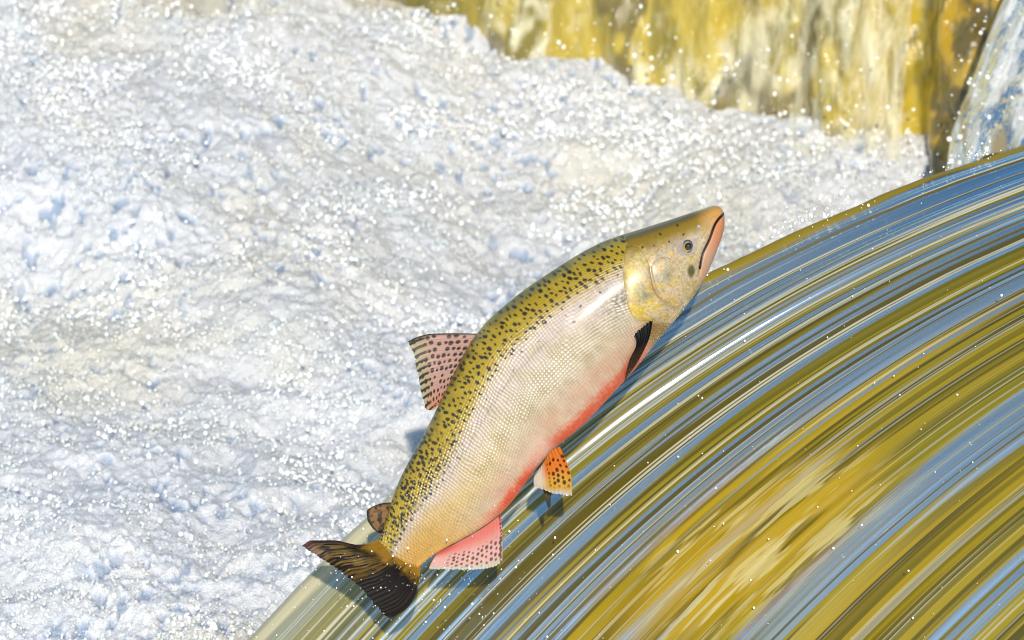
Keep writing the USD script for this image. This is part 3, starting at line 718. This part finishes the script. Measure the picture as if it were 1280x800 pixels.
fin('caudal_fin', [(474, 674), (500, 687), (526, 703)], [(378, 682), (397.5, 695), (422.5, 711), (441, 726), (455, 739), (468, 755), (485, 773)],
    [(474, 674), (447.5, 680.6), (416, 675), (391, 675), (378, 682)], [(526, 703), (520.5, 740), (513, 755.6), (500.6, 766.5), (485, 773)],
    lambda u, v: v * (10 * np.cos(u * 3.0)) + 2 * np.sin(u * 9) * v, c_tail, 200, 110, 2.4, 26, 2.2, 4)


def c_anal(P, u, v, r):
    c = mixc(np.broadcast_to(lin(232, 128, 112), (len(P), 3)), lin(238, 186, 172), sstep(0.1, 0.6, v))
    c = mixc(c, lin(232, 224, 200), sstep(0.78, 1.0, v))
    c = mixc(c, lin(206, 60, 54), 0.8 * sstep(0.6, 0.95, u) * sstep(0.4, 0.0, v))
    k = ray_spots(u, v, 15, 8, 9, 0.28) * sstep(0.34, 0.5, v) * sstep(0.98, 0.86, v) * sstep(0.86, 0.70, u)
    k = np.maximum(k, ray_spots(u, v, 22, 14, 10, 0.36) * sstep(0.055, 0.03, u))
    return mixc(c, lin(72, 26, 30), 0.85 * k)


fin('anal_fin', [(626, 643), (600, 662), (572, 678), (548, 690)], [(628, 703), (610, 710), (590, 712), (563, 712), (536, 711)], [(626, 643), (628, 671), (628, 703)], [(548, 690), (541, 700), (536, 711)],
    lambda u, v: -2 * v + 3 * np.sin(u * 4) * v, c_anal, 140, 80, seed=5)


def c_pelvic(P, u, v, r):
    c = mixc(np.broadcast_to(lin(236, 128, 34), (len(P), 3)), lin(228, 176, 60), sstep(0.3, 0.8, v))
    c = mixc(c, lin(230, 214, 190), np.maximum(sstep(0.84, 1.0, v), sstep(0.55, 0.85, u)))
    k = ray_spots(u, v, 8, 8, 12, 0.30) * sstep(0.12, 0.2, v) * sstep(0.9, 0.75, v) * sstep(0.62, 0.5, u)
    k = np.maximum(k, sstep(0.5, 0.8, r) * 0.5 * sstep(0.3, 0.05, v))
    return mixc(c, lin(44, 18, 12), 0.9 * k)


fin('pelvic_fin', [(700, 558), (690, 562), (678, 580), (671, 590)], [(714.7, 618.5), (702, 617), (688, 615), (678, 611), (668, 608)], [(700, 558), (707, 574), (714, 597), (714.7, 618.5)], [(671, 590), (667, 599), (668, 608)],
    lambda u, v: 16 + 14 * v + 2 * np.sin(u * 6), c_pelvic, 110, 80, seed=6, rays=10)


def c_dark(P, u, v, r):
    return mixc(np.broadcast_to(lin(96, 84, 30), (len(P), 3)), lin(44, 40, 20), sstep(0.5, 1, v))


fin('pelvic_fin_001', [(692, 566), (676, 585)], [(688, 633), (686, 636)], [(692, 566), (690, 600), (688, 633)], [(676, 585), (680, 618), (686, 636)], lambda u, v: -16 + 6 * v + 0 * u, c_dark, 40, 40, 1.0, 6, 0.4, 7)


def c_pect(P, u, v, r):
    c = mixc(np.broadcast_to(lin(14, 11, 12), (len(P), 3)), lin(86, 52, 22), sstep(0.3, 0.55, v) * sstep(0.1, 0.5, r))  # near black: the shadow beneath the body is put into the fin colour
    return mixc(c, lin(120, 84, 40), 0.6 * sstep(0.6, 1.0, v) * sstep(0.3, 0.8, r))


dp0 = float(depth_of(802, 408))
for k, sg in enumerate((1, -1)):
    fin('pectoral_fin' if k == 0 else 'pectoral_fin_001', [(815, 399), (803, 406), (790, 418)], [(784, 470), (782, 474), (780, 477)], [(815, 399), (812, 418), (802, 442), (784, 470)],
        [(790, 418), (794.5, 429), (786, 450), (780, 477)], lambda u, v: sg * (dp0 - 4 + 6 * np.sin(v * 2.2) - 22 * v ** 1.5 + 3 * u), c_pect, 70, 70, 1.5, 7, 0.0, 8 + k, clear=(0, 0.1))

# ---------------------------------------------------------------- drops of water
ico = trimesh.creation.icosphere(2, 1.0)


def drops(name, pts, rad, label, dm=None):
    pi = UsdGeom.PointInstancer.Define(stage, '/World/' + name)
    pm = usdkit.mesh(stage, f'/World/{name}/drop', ico if dm is None else trimesh.creation.icosphere(1, 1.0), dm or drop_mat, smooth=True)
    pi.CreatePrototypesRel().SetTargets([pm.GetPath()])
    pi.CreateProtoIndicesAttr(Vt.IntArray([0] * len(pts)))
    pi.CreatePositionsAttr(Vt.Vec3fArray.FromNumpy(np.asarray(pts, np.float32)))
    sc = np.asarray(rad, np.float32)
    pi.CreateScalesAttr(Vt.Vec3fArray.FromNumpy(np.ascontiguousarray(sc)))
    tag(pi, label, 'water drops', kind='stuff')
    return pi


rng = np.random.default_rng(77)
from scipy.interpolate import RegularGridInterpolator
fz = RegularGridInterpolator((px_, py_), fpos[..., 2], bounds_error=False, fill_value=POOL)


def size_of(n, lo, hi, p=3.0):
    r = lo + (hi - lo) * rng.uniform(0, 1, n) ** p
    return np.stack([r * rng.uniform(0.85, 1.1, n), r * rng.uniform(0.85, 1.1, n), r * rng.uniform(0.9, 1.35, n)], 1)


pit_at = RegularGridInterpolator((px_, py_), pit, bounds_error=False, fill_value=0.0)
N = 150000                                               # the froth itself: beads of water all over the pool
bx, by = rng.uniform(-1.15, 1.2, N), rng.uniform(0.28, 3.0, N)
kp = (rng.uniform(0, 1, N) < (0.12 + 0.70 * sstep(0.42, 0.62, n2(bx * 8, by * 8, 113, 3))) * (1 - sstep(0.1, 0.4, pit_at(np.stack([bx, by], -1))))) & ((np.stack([bx, by], -1) - BASE_L[:2]) @ wn[:2] > 0.02)
bx, by = bx[kp], by[kp]
drops('froth', np.stack([bx, by, fz(np.stack([bx, by], -1)) + rng.exponential(0.004, len(bx))], 1), size_of(len(bx), 0.0006, 0.0030, 2.4), 'fine white froth of bubbles and beads covering the pool', froth_mat)
N = 24000
cl_x, cl_y = rng.uniform(-1.15, 1.2, N * 3), rng.uniform(0.28, 3.0, N * 3)
kp = rng.uniform(0, 1, N * 3) < 0.07 + 0.93 * sstep(0.47, 0.68, n2(cl_x * 6, cl_y * 6, 111, 3))
cl_x, cl_y = cl_x[kp][:N], cl_y[kp][:N]
dw = (np.stack([cl_x, cl_y], -1) - BASE_L[:2]) @ wn[:2]
cl_x, cl_y = cl_x[dw > 0.02], cl_y[dw > 0.02]
hh = rng.exponential(0.007, len(cl_x)) + 0.03 * (rng.uniform(0, 1, len(cl_x)) < 0.06) * rng.exponential(1.0, len(cl_x))
drops('foam_drops', np.stack([cl_x, cl_y, fz(np.stack([cl_x, cl_y], -1)) + hh], 1), size_of(len(cl_x), 0.0008, 0.0042, 3.5), 'white sparkling drops tossed up all over the foam')

pts, rad = [], []
n = 420                                                  # flying over the smooth sheet
t_, d_ = rng.uniform(0, 1.4, n) ** 1.0, rng.uniform(0.1, d_end, n)
q = p_first * np.array([1, 1, 0]) + t_[:, None] * CREST + d_[:, None] * FLOW + np.array([0, 0, 1.0]) * (sheet_z(d_) + 0.005 + rng.exponential(0.03, n))[:, None]
pts.append(q); rad.append(size_of(n, 0.0005, 0.0019, 4))
n = 300                                                  # round the tail and the fins
q2 = np.stack([rng.normal(520, 75, n), rng.normal(715, 45, n)], 1)
pts.append(fish3(q2, rng.normal(0, 70, n))); rad.append(size_of(n, 0.0005, 0.0015, 3))
n = 260                                                  # over the side cascade
a_, b_ = rng.uniform(0, 0.35, n), rng.uniform(0, 1, n)
pts.append(cl(b_) + a_[:, None] * 0.75 * sweep + np.array([-0.02, -0.05, 0.09]) + rng.normal(0, 0.02, (n, 3))); rad.append(size_of(n, 0.001, 0.0042, 2.5))
n = 1300                                                 # torn off along the lip
d_ = rng.uniform(0.05, d_end, n); t_ = rng.normal(-0.008, 0.014, n)
q = p_first * np.array([1, 1, 0]) + t_[:, None] * CREST + d_[:, None] * FLOW + np.array([0, 0, 1.0]) * (sheet_z(d_) + 0.004 + rng.exponential(0.008, n))[:, None]
kp = n2(d_ * 9, d_ * 0, 131, 2) > rng.uniform(0.35, 0.7, n)
pts.append(q[kp]); rad.append(size_of(kp.sum(), 0.0006, 0.0024, 3))
n = 900                                                  # in front of the falling water
u_, z_ = rng.uniform(-0.2, WLEN, n), rng.exponential(0.07, n)
pts.append(BASE_L + u_[:, None] * wdir + np.array([0, 0, 1.0]) * z_[:, None] + wn * rng.uniform(0.1, 0.3, n)[:, None]); rad.append(size_of(n, 0.0011, 0.0042, 3.5))
drops('spray', np.vstack(pts), np.vstack(rad), 'tiny bright drops of spray flying over the smooth water')
